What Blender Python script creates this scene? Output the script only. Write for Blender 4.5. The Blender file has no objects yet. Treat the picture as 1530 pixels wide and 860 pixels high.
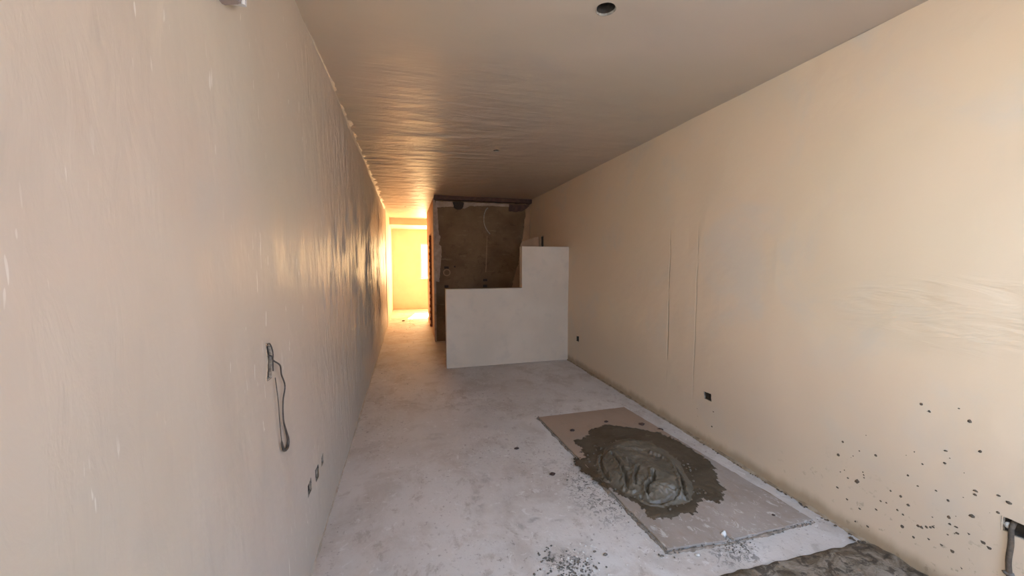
import bpy, bmesh, math, random
from mathutils import Vector, Matrix, noise
from mathutils.geometry import delaunay_2d_cdt
random.seed(7)
C = bpy.context.scene.collection
scene = bpy.context.scene

# ------------------------------------------------------------------ camera
F = 560.0                                    # focal length in pixels of a 1530 x 860 frame
pitch = math.atan(39 / F); yaw = math.atan(156 / (F / math.cos(pitch)))
fw = Vector((math.sin(yaw) * math.cos(pitch), math.cos(yaw) * math.cos(pitch), -math.sin(pitch)))
rt = Vector((math.cos(yaw), -math.sin(yaw), 0)); up = rt.cross(fw)
cd = bpy.data.cameras.new('camera'); cam = bpy.data.objects.new('camera', cd); C.objects.link(cam)
cd.sensor_width = 36; cd.lens = 36 * F / 1530; cd.clip_start = 0.02
M4 = Matrix((rt, up, -fw)).transposed().to_4x4(); M4.translation = (0, 0, 1.5)
cam.matrix_world = M4
scene.camera = cam

# ------------------------------------------------------------------ sky, sun, daylight through the openings
w = bpy.data.worlds.new('sky'); scene.world = w; w.use_nodes = True
wn = w.node_tree; wn.nodes.clear()
wo = wn.nodes.new('ShaderNodeOutputWorld'); bg = wn.nodes.new('ShaderNodeBackground')
tc = wn.nodes.new('ShaderNodeTexCoord'); sp = wn.nodes.new('ShaderNodeSeparateXYZ'); cr = wn.nodes.new('ShaderNodeValToRGB')
mr = wn.nodes.new('ShaderNodeMapRange'); mr.inputs['From Min'].default_value = -1
cr.color_ramp.elements[0].position = 0.47; cr.color_ramp.elements[0].color = (0.75, 0.62, 0.42, 1)
cr.color_ramp.elements[1].position = 0.53; cr.color_ramp.elements[1].color = (0.76, 0.90, 1.18, 1)
e = cr.color_ramp.elements.new(1.0); e.color = (0.35, 0.55, 1.0, 1)
wn.links.new(tc.outputs['Generated'], sp.inputs[0]); wn.links.new(sp.outputs['Z'], mr.inputs['Value'])
wn.links.new(mr.outputs[0], cr.inputs[0]); wn.links.new(cr.outputs[0], bg.inputs['Color'])
bg.inputs['Strength'].default_value = 4.1
wn.links.new(bg.outputs[0], wo.inputs['Surface'])

def lamp(name, kind, energy, color, loc=(0, 0, 0), direction=(0, 0, -1), size=(1, 1), spread=None, angle=None):
    l = bpy.data.lights.new(name, kind); l.energy = energy; l.color = color
    if kind == 'AREA':
        l.shape = 'RECTANGLE'; l.size, l.size_y = size
        if spread: l.spread = math.radians(spread)
    if angle is not None: l.angle = math.radians(angle)
    o = bpy.data.objects.new(name, l); C.objects.link(o); o.location = loc
    o.rotation_euler = Vector(direction).to_track_quat('-Z', 'Y').to_euler()
    return o
# sun through the far window, falling towards the camera
lamp('sun', 'SUN', 480, (1.0, 0.68, 0.38), (0, 20, 10), (-0.2, -1, -0.88), angle=0.6)
# daylight of the far window
lamp('far_window_daylight', 'AREA', 330, (1.0, 0.62, 0.27), (1.0, 12.33, 1.55), (-0.15, -1, 0.0), (1.15, 1.1))
# daylight of the street opening behind the camera: warm light off the street, cool light off the sky
lamp('street_opening_daylight', 'AREA', 72, (0.93, 1.0, 1.04), (-0.22, -0.42, 1.75), (1, 0.32, 0.08), (0.42, 1.0))
lamp('street_opening_skylight', 'AREA', 58, (0.30, 0.56, 1.0), (1.55, -0.52, 1.9), (-0.55, 1, -0.9), (1.1, 0.5))

scene.view_settings.view_transform = 'Standard'
scene.view_settings.look = 'None'
scene.view_settings.exposure = -0.47
scene.view_settings.gamma = 1.0
scene.view_settings.use_curve_mapping = False
scene.cycles.max_bounces = 10; scene.cycles.diffuse_bounces = 8
scene.cycles.sample_clamp_indirect = 12.0

# ------------------------------------------------------------------ material helpers
class Mat:
    def __init__(s, name, rough=0.6, spec=0.5):
        s.m = bpy.data.materials.new(name); s.m.use_nodes = True
        s.nt = s.m.node_tree; s.b = s.nt.nodes['Principled BSDF']
        s.b.inputs['Roughness'].default_value = rough; s.b.inputs['Specular IOR Level'].default_value = spec
        s.co = s.n('ShaderNodeTexCoord').outputs['Object']; s.bumps = None
        s.xyz = s.n('ShaderNodeSeparateXYZ'); s.l(s.co, s.xyz.inputs[0])
    def n(s, t): return s.nt.nodes.new(t)
    def l(s, a, b): s.nt.links.new(a, b)
    def setv(s, sock, v):
        if hasattr(v, 'is_output') or hasattr(v, 'links'): s.l(v, sock)
        else: sock.default_value = v
    def noise(s, scale=(1, 1, 1), detail=4, rough=0.55, dist=0.0, off=(0, 0, 0)):
        mp = s.n('ShaderNodeMapping'); mp.inputs['Scale'].default_value = scale; mp.inputs['Location'].default_value = off
        s.l(s.co, mp.inputs[0]); t = s.n('ShaderNodeTexNoise'); s.l(mp.outputs[0], t.inputs['Vector'])
        t.inputs['Scale'].default_value = 1; t.inputs['Detail'].default_value = detail
        t.inputs['Roughness'].default_value = rough; t.inputs['Distortion'].default_value = dist
        return t.outputs['Fac']
    def vor(s, scale, feature='F1', out='Distance', off=(0, 0, 0)):
        mp = s.n('ShaderNodeMapping'); mp.inputs['Scale'].default_value = scale; mp.inputs['Location'].default_value = off
        s.l(s.co, mp.inputs[0]); t = s.n('ShaderNodeTexVoronoi'); t.feature = feature
        t.inputs['Scale'].default_value = 1; s.l(mp.outputs[0], t.inputs['Vector']); return t.outputs[out]
    def rng(s, v, a, b, c=0.0, d=1.0, smooth=True):
        r = s.n('ShaderNodeMapRange'); r.interpolation_type = 'SMOOTHSTEP' if smooth else 'LINEAR'; s.l(v, r.inputs['Value'])
        for k, x in zip(('From Min', 'From Max', 'To Min', 'To Max'), (a, b, c, d)): r.inputs[k].default_value = x
        return r.outputs[0]
    def op(s, o, a, b=0.0):
        m = s.n('ShaderNodeMath'); m.operation = o; s.setv(m.inputs[0], a); s.setv(m.inputs[1], b); return m.outputs[0]
    def mul(s, *a):
        v = a[0]
        for x in a[1:]: v = s.op('MULTIPLY', v, x)
        return v
    def mix(s, fac, a, b):
        m = s.n('ShaderNodeMix'); m.data_type = 'RGBA'; s.setv(m.inputs[0], fac)
        for k, v in ((6, a), (7, b)):
            if isinstance(v, tuple): m.inputs[k].default_value = (*v[:3], 1)
            else: s.l(v, m.inputs[k])
        return m.outputs[2]
    def blob(s, x, y, rx, ry, plane='xy'):
        ax = {'xy': ('X', 'Y'), 'yz': ('Y', 'Z')}[plane]
        a = s.op('DIVIDE', s.op('SUBTRACT', s.xyz.outputs[ax[0]], x), rx); b = s.op('DIVIDE', s.op('SUBTRACT', s.xyz.outputs[ax[1]], y), ry)
        d = s.op('SQRT', s.op('ADD', s.op('MULTIPLY', a, a), s.op('MULTIPLY', b, b)))
        return s.rng(d, 0.35, 1.0, 1.0, 0.0)
    def col(s, v):
        if isinstance(v, tuple): s.b.inputs['Base Color'].default_value = (*v, 1)
        else: s.l(v, s.b.inputs['Base Color'])
    def bump(s, h, dist, strength=1.0):
        b = s.n('ShaderNodeBump'); b.inputs['Distance'].default_value = dist; s.setv(b.inputs['Strength'], strength); s.l(h, b.inputs['Height'])
        if s.bumps: s.l(s.bumps, b.inputs['Normal'])
        s.bumps = b.outputs[0]; s.l(s.bumps, s.b.inputs['Normal'])

def simple(name, c1, c2=None, scale=30, rough=0.7, bump=0.002, spec=0.4, metal=0.0):
    m = Mat(name, rough, spec); n = m.noise((scale,) * 3, 5, 0.6)
    m.col(m.mix(m.rng(n, 0.35, 0.65), c1, c2 or tuple(x * 0.75 for x in c1))); m.bump(n, bump)
    m.b.inputs['Metallic'].default_value = metal
    return m.m

# ---- left wall plaster: dried trowel streaks standing vertically from Y 2.5 on
m = Mat('left_wall_plaster', 0.46, 0.5)
blot = m.noise((0.5, 0.5, 0.6), 3, 0.5)
c = m.mix(m.rng(blot, 0.35, 0.65), (0.52, 0.45, 0.34), (0.55, 0.445, 0.34))
c = m.mix(m.mul(m.rng(m.noise((1, 2.2, 1.1), 5, 0.6, off=(3, 1, 2)), 0.5, 0.75), 0.5), c, (0.47, 0.43, 0.36))
low = m.rng(m.op('ADD', m.xyz.outputs['Z'], m.op('MULTIPLY', m.noise((1, 3, 1), 3), 0.7)), 0.5, 1.5, 1, 0)
c = m.mix(m.mul(low, 0.5), c, (0.53, 0.495, 0.46))
tick = m.mul(m.rng(m.noise((20, 75, 12), 2, 0.4, 0.4), 0.70, 0.73), m.rng(m.noise((2, 2.5, 2), 2, off=(9, 4, 1)), 0.50, 0.62))
c = m.mix(m.mul(tick, 0.7), c, (0.85, 0.80, 0.70))
m.col(c)
strk = m.mul(m.rng(m.xyz.outputs['Y'], 1.7, 3.4), 1.0)
m.bump(m.noise((1, 3, 2.2), 4, 0.5), 0.018, 0.7)
m.bump(m.noise((4, 16, 5), 5, 0.6, 0.6), 0.0035, 0.5)
m.bump(m.noise((1, 9, 1.6), 4, 0.62, 1.0), 0.03, strk)
m.bump(m.noise((1, 17, 3.2), 4, 0.62, 1.4, off=(2, 2, 2)), 0.03, strk)
left_plaster = m.m

# ---- right wall plaster
m = Mat('right_wall_plaster', 0.6, 0.4)
c = m.mix(m.rng(m.noise((0.5, 0.45, 0.6), 3, off=(5, 2, 0)), 0.35, 0.65), (0.68, 0.54, 0.37), (0.685, 0.525, 0.365))
c = m.mix(m.mul(m.rng(m.noise((1, 1.7, 1.6), 6, 0.62, 0.5, off=(1, 7, 2)), 0.5, 0.72), 0.45), c, (0.57, 0.52, 0.44))
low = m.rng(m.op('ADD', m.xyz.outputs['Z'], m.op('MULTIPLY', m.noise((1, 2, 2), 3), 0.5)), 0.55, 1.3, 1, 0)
c = m.mix(m.mul(low, 0.45), c, (0.47, 0.395, 0.32))  # lower wall coloured darker, for dirt splash and for the shade low down
line = m.op('MAXIMUM', m.rng(m.op('ABSOLUTE', m.op('SUBTRACT', m.op('ADD', m.xyz.outputs['Y'], m.op('MULTIPLY', m.noise((1, 1, 6), 2), 0.02)), 2.985)), 0.003, 0.012, 1, 0),
            m.mul(m.rng(m.op('ABSOLUTE', m.op('SUBTRACT', m.op('ADD', m.xyz.outputs['Y'], m.op('MULTIPLY', m.noise((1, 1, 4), 2), 0.02)), 2.64)), 0.003, 0.010, 1, 0), 0.45))
line = m.mul(line, m.rng(m.xyz.outputs['Z'], 0.25, 0.5), m.rng(m.xyz.outputs['Z'], 1.6, 1.85, 1, 0), m.rng(m.noise((1, 5, 5), 3), 0.3, 0.55))
c = m.mix(m.mul(line, 0.5), c, (0.34, 0.27, 0.18))
dirt = m.mul(m.rng(m.noise((30, 24, 24), 4, 0.6), 0.60, 0.68), m.rng(m.xyz.outputs['Z'], 0.06, 0.5, 1, 0), m.rng(m.xyz.outputs['Y'], 1.2, 2.2, 1, 0))
c = m.mix(m.mul(dirt, 0.6), c, (0.25, 0.20, 0.14))
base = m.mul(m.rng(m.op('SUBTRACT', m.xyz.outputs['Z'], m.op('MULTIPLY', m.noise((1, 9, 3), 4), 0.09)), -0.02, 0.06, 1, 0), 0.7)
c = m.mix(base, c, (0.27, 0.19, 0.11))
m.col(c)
m.bump(m.noise((1, 1.6, 1.8), 4, 0.5), 0.02, 0.6)
wav = m.mul(m.noise((3, 2.2, 9), 3, 0.5, 2.0), m.blob(1.0, 1.27, 0.75, 0.22, 'yz'))
m.bump(wav, 0.03, 0.4)
m.bump(m.noise((18, 18, 18), 5, 0.6), 0.0015, 0.5)
m.bump(line, -0.004)
right_plaster = m.m

# ---- ceiling
m = Mat('ceiling_plaster', 0.44, 0.55)
c = m.mix(m.rng(m.noise((0.7, 0.9, 1), 3), 0.35, 0.65), (0.50, 0.405, 0.31), (0.49, 0.405, 0.30))
c = m.mix(m.mul(m.rng(m.noise((2, 3, 1), 5, off=(4, 4, 1)), 0.5, 0.75), 0.3), c, (0.39, 0.335, 0.28))
m.col(c)
strk = m.mul(m.rng(m.xyz.outputs['Y'], 1.8, 4.5), m.rng(m.xyz.outputs['X'], 0.4, 1.5, 1.0, 0.25))
m.bump(m.noise((1.2, 2.0, 1), 3, 0.5), 0.02, 0.5)
m.bump(m.noise((0.9, 6, 1), 5, 0.62, 0.8), 0.03, strk)
m.bump(m.noise((3, 15, 1), 4, 0.6, 0.6, off=(2, 5, 1)), 0.02, strk)
ceil_plaster = m.m

# ---- floor screed
m = Mat('dusty_screed', 0.62, 0.35)
c = m.mix(m.rng(m.noise((0.7, 0.7, 1), 4), 0.35, 0.65), (0.50, 0.46, 0.425), (0.585, 0.55, 0.52))
c = m.mix(m.mul(m.rng(m.noise((3, 2.4, 1), 6, 0.65, 0.4, off=(1, 2, 0)), 0.46, 0.66), 0.65), c, (0.40, 0.345, 0.30))
c = m.mix(m.mul(m.rng(m.noise((8, 6, 1), 6, 0.72, 0.3, off=(7, 2, 0)), 0.54, 0.66), m.rng(m.noise((0.8, 0.8, 1), 2, off=(3, 3, 0)), 0.40, 0.55), 0.6), c, (0.33, 0.28, 0.24))
c = m.mix(m.mul(m.rng(m.noise((14, 14, 1), 5, 0.7, 1.0, off=(2, 9, 0)), 0.58, 0.66), 0.55), c, (0.66, 0.64, 0.62))
fleck = m.mul(m.rng(m.noise((34, 34, 1), 5, 0.65, off=(3, 3, 3)), 0.58, 0.66), m.rng(m.noise((1.6, 1.6, 1), 3, off=(8, 1, 0)), 0.42, 0.60))
c = m.mix(m.mul(fleck, 0.7), c, (0.22, 0.19, 0.17))
spot = m.op('MAXIMUM', m.blob(0.74, 1.60, 0.17, 0.17), m.mul(m.blob(1.12, 2.12, 0.20, 0.45), 0.8))
spot = m.op('MAXIMUM', spot, m.mul(m.blob(1.62, 1.47, 0.22, 0.13), 0.9))
scum = m.mul(spot, m.rng(m.noise((26, 26, 1), 5, 0.7, 1.2), 0.50, 0.58))
c = m.mix(m.mul(scum, 0.85), c, (0.13, 0.12, 0.11))
for (sx, sy, rx, ry, k) in ((0.40, 2.25, 0.05, 0.16, 0.5), (0.68, 1.98, 0.06, 0.03, 0.65), (0.58, 1.95, 0.05, 0.04, 0.5), (0.80, 1.93, 0.07, 0.03, 0.5),
                            (0.50, 2.45, 0.06, 0.06, 0.4), (1.0, 2.55, 0.12, 0.06, 0.4), (0.1, 5.6, 0.10, 0.2, 0.4), (0.55, 3.9, 0.15, 0.1, 0.3), (0.2, 3.2, 0.12, 0.12, 0.3)):
    c = m.mix(m.mul(m.blob(sx, sy, rx, ry), m.rng(m.noise((18, 18, 1), 4, off=(sx, sy, 0)), 0.4, 0.6), k), c, (0.25, 0.22, 0.20))
far = m.rng(m.xyz.outputs['Y'], 4.5, 7.5)
c = m.mix(m.mul(far, m.rng(m.noise((2.2, 3.5, 1), 6, 0.7, 0.8, off=(0, 6, 0)), 0.42, 0.65), 0.6), c, (0.40, 0.30, 0.22))
m.col(c)
m.bump(m.noise((1.5, 1.5, 1), 4), 0.02, 0.5)
m.bump(m.noise((9, 9, 1), 6, 0.65), 0.008, 0.55)
m.bump(m.noise((45, 45, 1), 4, 0.6), 0.002, 0.6)
floor_mat = m.m

# ---- bare brown render of the old back wall
m = Mat('bare_brown_render', 0.8, 0.25)
c = m.mix(m.rng(m.noise((1.3, 1, 1.5), 5, 0.6), 0.35, 0.65), (0.14, 0.088, 0.045), (0.21, 0.14, 0.075))
c = m.mix(m.mul(m.rng(m.noise((3, 1, 20), 5, 0.7, 0.5), 0.58, 0.7), 0.5), c, (0.32, 0.24, 0.14))
c = m.mix(m.mul(m.rng(m.noise((7, 1, 7), 5, 0.7, 0.6, off=(2, 2, 2)), 0.55, 0.7), 0.6), c, (0.08, 0.048, 0.028))
m.col(c); m.bump(m.noise((6, 6, 12), 6, 0.65), 0.012, 0.8)
brown_mat = m.m
# ---- half wall plaster
m = Mat('half_wall_plaster', 0.55, 0.4)
c = m.mix(m.rng(m.noise((1.5, 1, 1.5), 4), 0.35, 0.65), (0.54, 0.455, 0.355), (0.595, 0.505, 0.40))
c = m.mix(m.mul(m.rng(m.noise((6, 2, 6), 5, off=(1, 1, 1)), 0.52, 0.7), 0.35), c, (0.44, 0.385, 0.32))
m.col(c); m.bump(m.noise((5, 5, 7), 5), 0.006, 0.6)
half_mat = m.m
cream_mat = simple('cream_plaster', (0.70, 0.565, 0.45), (0.66, 0.525, 0.41), 3, 0.6, 0.008)
torn_mat = simple('torn_white_plaster', (0.44, 0.34, 0.25), (0.33, 0.25, 0.175), 9, 0.7, 0.006)
tan_mat = simple('tan_plaster', (0.35, 0.22, 0.12), (0.29, 0.18, 0.10), 5, 0.75, 0.006)
pink_mat = simple('pinkish_jamb_plaster', (0.52, 0.36, 0.26), (0.44, 0.30, 0.21), 6, 0.7, 0.006)
hole_mat = simple('dark_hollow', (0.030, 0.022, 0.016), (0.05, 0.036, 0.024), 40, 0.9, 0.003)
cut_mat = simple('cut_plaster_edge', (0.36, 0.31, 0.24), (0.16, 0.13, 0.10), 60, 0.85, 0.004)
steel_mat = simple('rusty_beam', (0.060, 0.030, 0.022), (0.095, 0.050, 0.035), 14, 0.75, 0.006)
brick_mat = simple('red_brick', (0.22, 0.085, 0.045), (0.12, 0.055, 0.035), 22, 0.85, 0.006)
joint_mat = simple('brick_joint_mortar', (0.10, 0.07, 0.05), (0.06, 0.04, 0.03), 20, 0.9, 0.004)
cord_mat = simple('dark_cord', (0.045, 0.035, 0.028), (0.07, 0.055, 0.045), 50, 0.55, 0.001)
white_cord = simple('pale_cable', (0.42, 0.37, 0.29), (0.33, 0.28, 0.22), 30, 0.5, 0.001)
grey_pl = simple('grey_fitting', (0.33, 0.27, 0.245), (0.29, 0.235, 0.21), 10, 0.6, 0.001)
frame_mat = simple('white_window_frame', (0.72, 0.74, 0.74), (0.68, 0.70, 0.70), 8, 0.4, 0.0005)
conc_mat = simple('outside_concrete', (0.42, 0.39, 0.35), (0.36, 0.33, 0.29), 2, 0.8, 0.01)
shade_mat = simple('dark_edge_shade', (0.16, 0.125, 0.095), (0.26, 0.215, 0.175), 35, 0.85, 0.004)  # dark colour for the shadow gap painted round the mixing sheet
crumb_dark = simple('dried_dark_crumb', (0.075, 0.040, 0.032), (0.045, 0.028, 0.022), 60, 0.85, 0.004)
crumb_grey = simple('grey_mortar_crumb', (0.16, 0.14, 0.12), (0.10, 0.088, 0.076), 60, 0.85, 0.004)
crumb_white = simple('white_plaster_crumb', (0.66, 0.64, 0.60), (0.55, 0.53, 0.50), 60, 0.8, 0.003)
splat_mat = simple('dried_splatter', (0.12, 0.088, 0.06), (0.075, 0.055, 0.04), 60, 0.8, 0.002)
# wet mortar
m = Mat('wet_mortar', 0.42, 0.5)
c = m.mix(m.rng(m.noise((7, 7, 7), 5), 0.35, 0.65), (0.090, 0.073, 0.052), (0.130, 0.110, 0.082)); m.col(c)
m.bump(m.noise((22, 9, 20), 5, 0.6, 0.5), 0.006, 0.7); m.bump(m.noise((120, 120, 120), 3), 0.0015, 0.8)
wet_mat = m.m
m = Mat('damp_mortar_film', 0.5, 0.4)
c = m.mix(m.rng(m.noise((4, 4, 4), 5, 0.65), 0.35, 0.65), (0.055, 0.039, 0.024), (0.085, 0.064, 0.043))
c = m.mix(m.mul(m.rng(m.noise((9, 30, 5), 4, 0.6, 1), 0.6, 0.75), 0.5), c, (0.24, 0.205, 0.16)); m.col(c)
m.bump(m.noise((14, 14, 14), 6, 0.65), 0.007, 0.8)
film_mat = m.m
m = Mat('mixing_sheet', 0.7, 0.3)
c = m.mix(m.rng(m.noise((2, 2, 2), 5), 0.35, 0.65), (0.28, 0.235, 0.20), (0.34, 0.295, 0.26))
c = m.mix(m.mul(m.rng(m.op('ADD', m.xyz.outputs['Y'], m.noise((3, 3, 3), 3)), 2.6, 3.4), 0.7), c, (0.32, 0.215, 0.145))
c = m.mix(m.mul(m.rng(m.noise((9, 5, 5), 6, 0.7, 0.8, off=(1, 1, 1)), 0.5, 0.68), 0.65), c, (0.27, 0.205, 0.155))
c = m.mix(m.mul(m.rng(m.noise((22, 14, 5), 5, 0.7, 1, off=(4, 1, 1)), 0.55, 0.66), m.rng(m.xyz.outputs['Y'], 1.65, 2.1, 1, 0), 0.55), c, (0.60, 0.57, 0.54)); m.col(c)
m.bump(m.noise((20, 20, 20), 6, 0.6), 0.004, 0.7)
sheet_mat = m.m
m = Mat('muddy_sheet', 0.75, 0.3)
c = m.mix(m.rng(m.noise((6, 9, 5), 6, 0.7, 0.8), 0.4, 0.62), (0.12, 0.085, 0.052), (0.26, 0.215, 0.165))
c = m.mix(m.mul(m.rng(m.noise((14, 14, 5), 5, 0.7, 1, off=(2, 0, 0)), 0.5, 0.6), 0.8), c, (0.045, 0.032, 0.022)); m.col(c)
m.bump(m.noise((16, 22, 16), 6, 0.7), 0.02, 0.8)
mud_mat = m.m
mg = Mat('window_glass', 0.02, 0.5); tr_ = mg.n('ShaderNodeBsdfTransparent'); gl_ = mg.n('ShaderNodeBsdfGlossy'); mx_ = mg.n('ShaderNodeMixShader')
gl_.inputs['Roughness'].default_value = 0.02; mx_.inputs[0].default_value = 0.08
mg.l(tr_.outputs[0], mx_.inputs[1]); mg.l(gl_.outputs[0], mx_.inputs[2]); mg.l(mx_.outputs[0], mg.nt.nodes['Material Output'].inputs['Surface'])
glass_mat = mg.m

# ------------------------------------------------------------------ object helpers
def add_box(bm, x0, x1, y0, y1, z0, z1, mi=0):
    v = [bm.verts.new((x, y, z)) for x in (x0, x1) for y in (y0, y1) for z in (z0, z1)]
    for f in ((0, 1, 3, 2), (4, 6, 7, 5), (0, 4, 5, 1), (2, 3, 7, 6), (0, 2, 6, 4), (1, 5, 7, 3)):
        bm.faces.new([v[i] for i in f]).material_index = mi
def obj(name, bm, mats, parent=None, smooth=False, keep=False):
    if not keep: bmesh.ops.recalc_face_normals(bm, faces=bm.faces[:])
    me = bpy.data.meshes.new(name); bm.to_mesh(me); bm.free()
    for mt in (mats if isinstance(mats, (list, tuple)) else [mats]): me.materials.append(mt)
    if smooth:
        for p in me.polygons: p.use_smooth = True
    o = bpy.data.objects.new(name, me); C.objects.link(o)
    if parent: o.parent = parent
    return o
def pydata(name, vs, fs, mats, parent=None, smooth=False):
    me = bpy.data.meshes.new(name); me.from_pydata([tuple(v) for v in vs], [], [tuple(f) for f in fs]); me.update()
    for mt in (mats if isinstance(mats, (list, tuple)) else [mats]): me.materials.append(mt)
    if smooth:
        for p in me.polygons: p.use_smooth = True
    o = bpy.data.objects.new(name, me); C.objects.link(o)
    if parent: o.parent = parent
    return o
def tag(o, label, cat, group=None, kind=None):
    o['label'] = label; o['category'] = cat
    if group: o['group'] = group
    if kind: o['kind'] = kind
    return o
def struct(o): o['kind'] = 'structure'; return o
def empty(name, loc=(0, 0, 0)):
    o = bpy.data.objects.new(name, None); C.objects.link(o); o.location = loc; o.empty_display_size = 0.1; return o
def inside(p, poly):
    r = False; j = len(poly) - 1
    for i in range(len(poly)):
        a, b = poly[i], poly[j]
        if (a[1] > p[1]) != (b[1] > p[1]) and p[0] < (b[0] - a[0]) * (p[1] - a[1]) / (b[1] - a[1]) + a[0]: r = not r
        j = i
    return r
def rough_poly(poly, step=0.02, amp=0.004, seed=0):
    out = []
    for i in range(len(poly)):
        a = Vector(poly[i]).to_2d(); b = Vector(poly[(i + 1) % len(poly)]).to_2d(); n = max(1, int((b - a).length / step))
        for k in range(n):
            p = a.lerp(b, k / n)
            out.append((p.x + amp * noise.noise(Vector((p.x * 60, p.y * 60, seed))), p.y + amp * noise.noise(Vector((p.x * 60, p.y * 60, seed + 9)))))
    return out

def surface(name, P, u0, u1, v0, v1, step, holes, mats, core, amp=0.004, parent=None, scale=1.5, vstep=None, relief=None, smooth=False):
    """plaster skin over the rectangle u0..u1 x v0..v1; P(u, v, d) gives the point d deep behind the skin; holes are cut out of it.
    core = a box behind the skin."""
    pts, edges = [], []
    outer = []
    nu, nv = max(1, round((u1 - u0) / step)), max(1, round((v1 - v0) / (vstep or step)))
    for i in range(nu): outer.append((u0 + (u1 - u0) * i / nu, v0))
    for i in range(nv): outer.append((u1, v0 + (v1 - v0) * i / nv))
    for i in range(nu): outer.append((u1 - (u1 - u0) * i / nu, v1))
    for i in range(nv): outer.append((u0, v1 - (v1 - v0) * i / nv))
    pts += outer; edges += [(i, (i + 1) % len(outer)) for i in range(len(outer))]
    for h in holes:
        s = len(pts); pts += h; edges += [(s + i, s + (i + 1) % len(h)) for i in range(len(h))]
    bb = [(min(p[0] for p in h) - .02, max(p[0] for p in h) + .02, min(p[1] for p in h) - .02, max(p[1] for p in h) + .02) for h in holes]
    for i in range(1, nu):
        for j in range(1, nv):
            p = (u0 + (u1 - u0) * i / nu, v0 + (v1 - v0) * j / nv)
            if not any(b[0] < p[0] < b[1] and b[2] < p[1] < b[3] for b in bb): pts.append(p)
    r = delaunay_2d_cdt([Vector(p) for p in pts], edges, [], 1, 1e-6)
    V, Fs = r[0], r[2]
    faces = []
    for f in Fs:
        c = (sum(V[i].x for i in f) / len(f), sum(V[i].y for i in f) / len(f))
        if not any(inside(c, h) for h in holes): faces.append(tuple(f))
    def disp(u, v): return (relief(u, v) if relief else 0) + amp * noise.noise(Vector((u * scale, v * scale, 3.3))) + amp * 0.4 * noise.noise(Vector((u * scale * 4, v * scale * 4, 1)))
    bm = bmesh.new()
    bv = [bm.verts.new(P(p.x, p.y, disp(p.x, p.y))) for p in V]
    for f in faces:
        try: bm.faces.new([bv[i] for i in f])
        except ValueError: pass
    for x in core: add_box(bm, *x)
    o = obj(name, bm, mats, parent, keep=True, smooth=smooth)
    return o
def recess(name, P, poly, depth, parent, edge_mat=None, back=None):
    """the hollow behind a hole: ragged cut edge, then dark"""
    vs, fs, mi = [], [], []
    n = len(poly); cx = sum(p[0] for p in poly) / n; cy = sum(p[1] for p in poly) / n
    for d, k in ((-0.0012, 1.06), (0.008, 0.97), (depth, 0.94)):
        for p in poly: vs.append(P(cx + (p[0] - cx) * k, cy + (p[1] - cy) * k, d))
    for r_ in range(2):
        for i in range(n): fs.append((r_ * n + i, r_ * n + (i + 1) % n, (r_ + 1) * n + (i + 1) % n, (r_ + 1) * n + i)); mi.append(r_)
    fs.append(tuple(2 * n + i for i in range(n))); mi.append(1)
    o = pydata(name, vs, fs, [edge_mat or cut_mat, back or hole_mat], parent)
    for p, k in zip(o.data.polygons, mi): p.material_index = k
    return o

def tube(name, pts, r, mat, parent=None, res=8, cyclic=False):
    """swept tube through smooth points as one mesh"""
    P_ = [Vector(p) for p in pts]; dense = []
    for i in range(len(P_) - 1):
        p0, p1, p2, p3 = P_[max(i - 1, 0)], P_[i], P_[i + 1], P_[min(i + 2, len(P_) - 1)]
        for k in range(5):
            t = k / 5
            dense.append(0.5 * ((2 * p1) + (-p0 + p2) * t + (2 * p0 - 5 * p1 + 4 * p2 - p3) * t * t + (-p0 + 3 * p1 - 3 * p2 + p3) * t ** 3))
    dense.append(P_[-1]); vs, fs = [], []
    for i, p in enumerate(dense):
        t = (dense[min(i + 1, len(dense) - 1)] - dense[max(i - 1, 0)]).normalized()
        a = t.cross(Vector((0.3, 0.1, 0.95))).normalized(); b = t.cross(a)
        for k in range(res):
            an = 2 * math.pi * k / res; rr = r(i / len(dense)) if callable(r) else r
            vs.append(p + a * math.cos(an) * rr + b * math.sin(an) * rr)
    for i in range(len(dense) - 1):
        for k in range(res): fs.append((i * res + k, i * res + (k + 1) % res, (i + 1) * res + (k + 1) % res, (i + 1) * res + k))
    fs.append(tuple(range(res))[::-1]); fs.append(tuple((len(dense) - 1) * res + k for k in range(res)))
    return pydata(name, vs, fs, mat, parent, True)
def lump_geo(bm, loc, s, flat=0.6, seed=0, axis='z', ico=1):
    """an irregular little clod"""
    r = bmesh.ops.create_icosphere(bm, subdivisions=ico, radius=1)
    for v in r['verts']:
        k = 1 + 0.45 * noise.noise(v.co * 1.7 + Vector((seed * 3.1, seed, 0)))
        c = v.co * k
        if axis == 'z': c = Vector((c.x * s[0], c.y * s[1], c.z * s[0] * flat))
        else: c = Vector((c.x * s[0] * flat, c.y * s[0], c.z * s[1]))
        v.co = c + Vector(loc)

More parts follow.
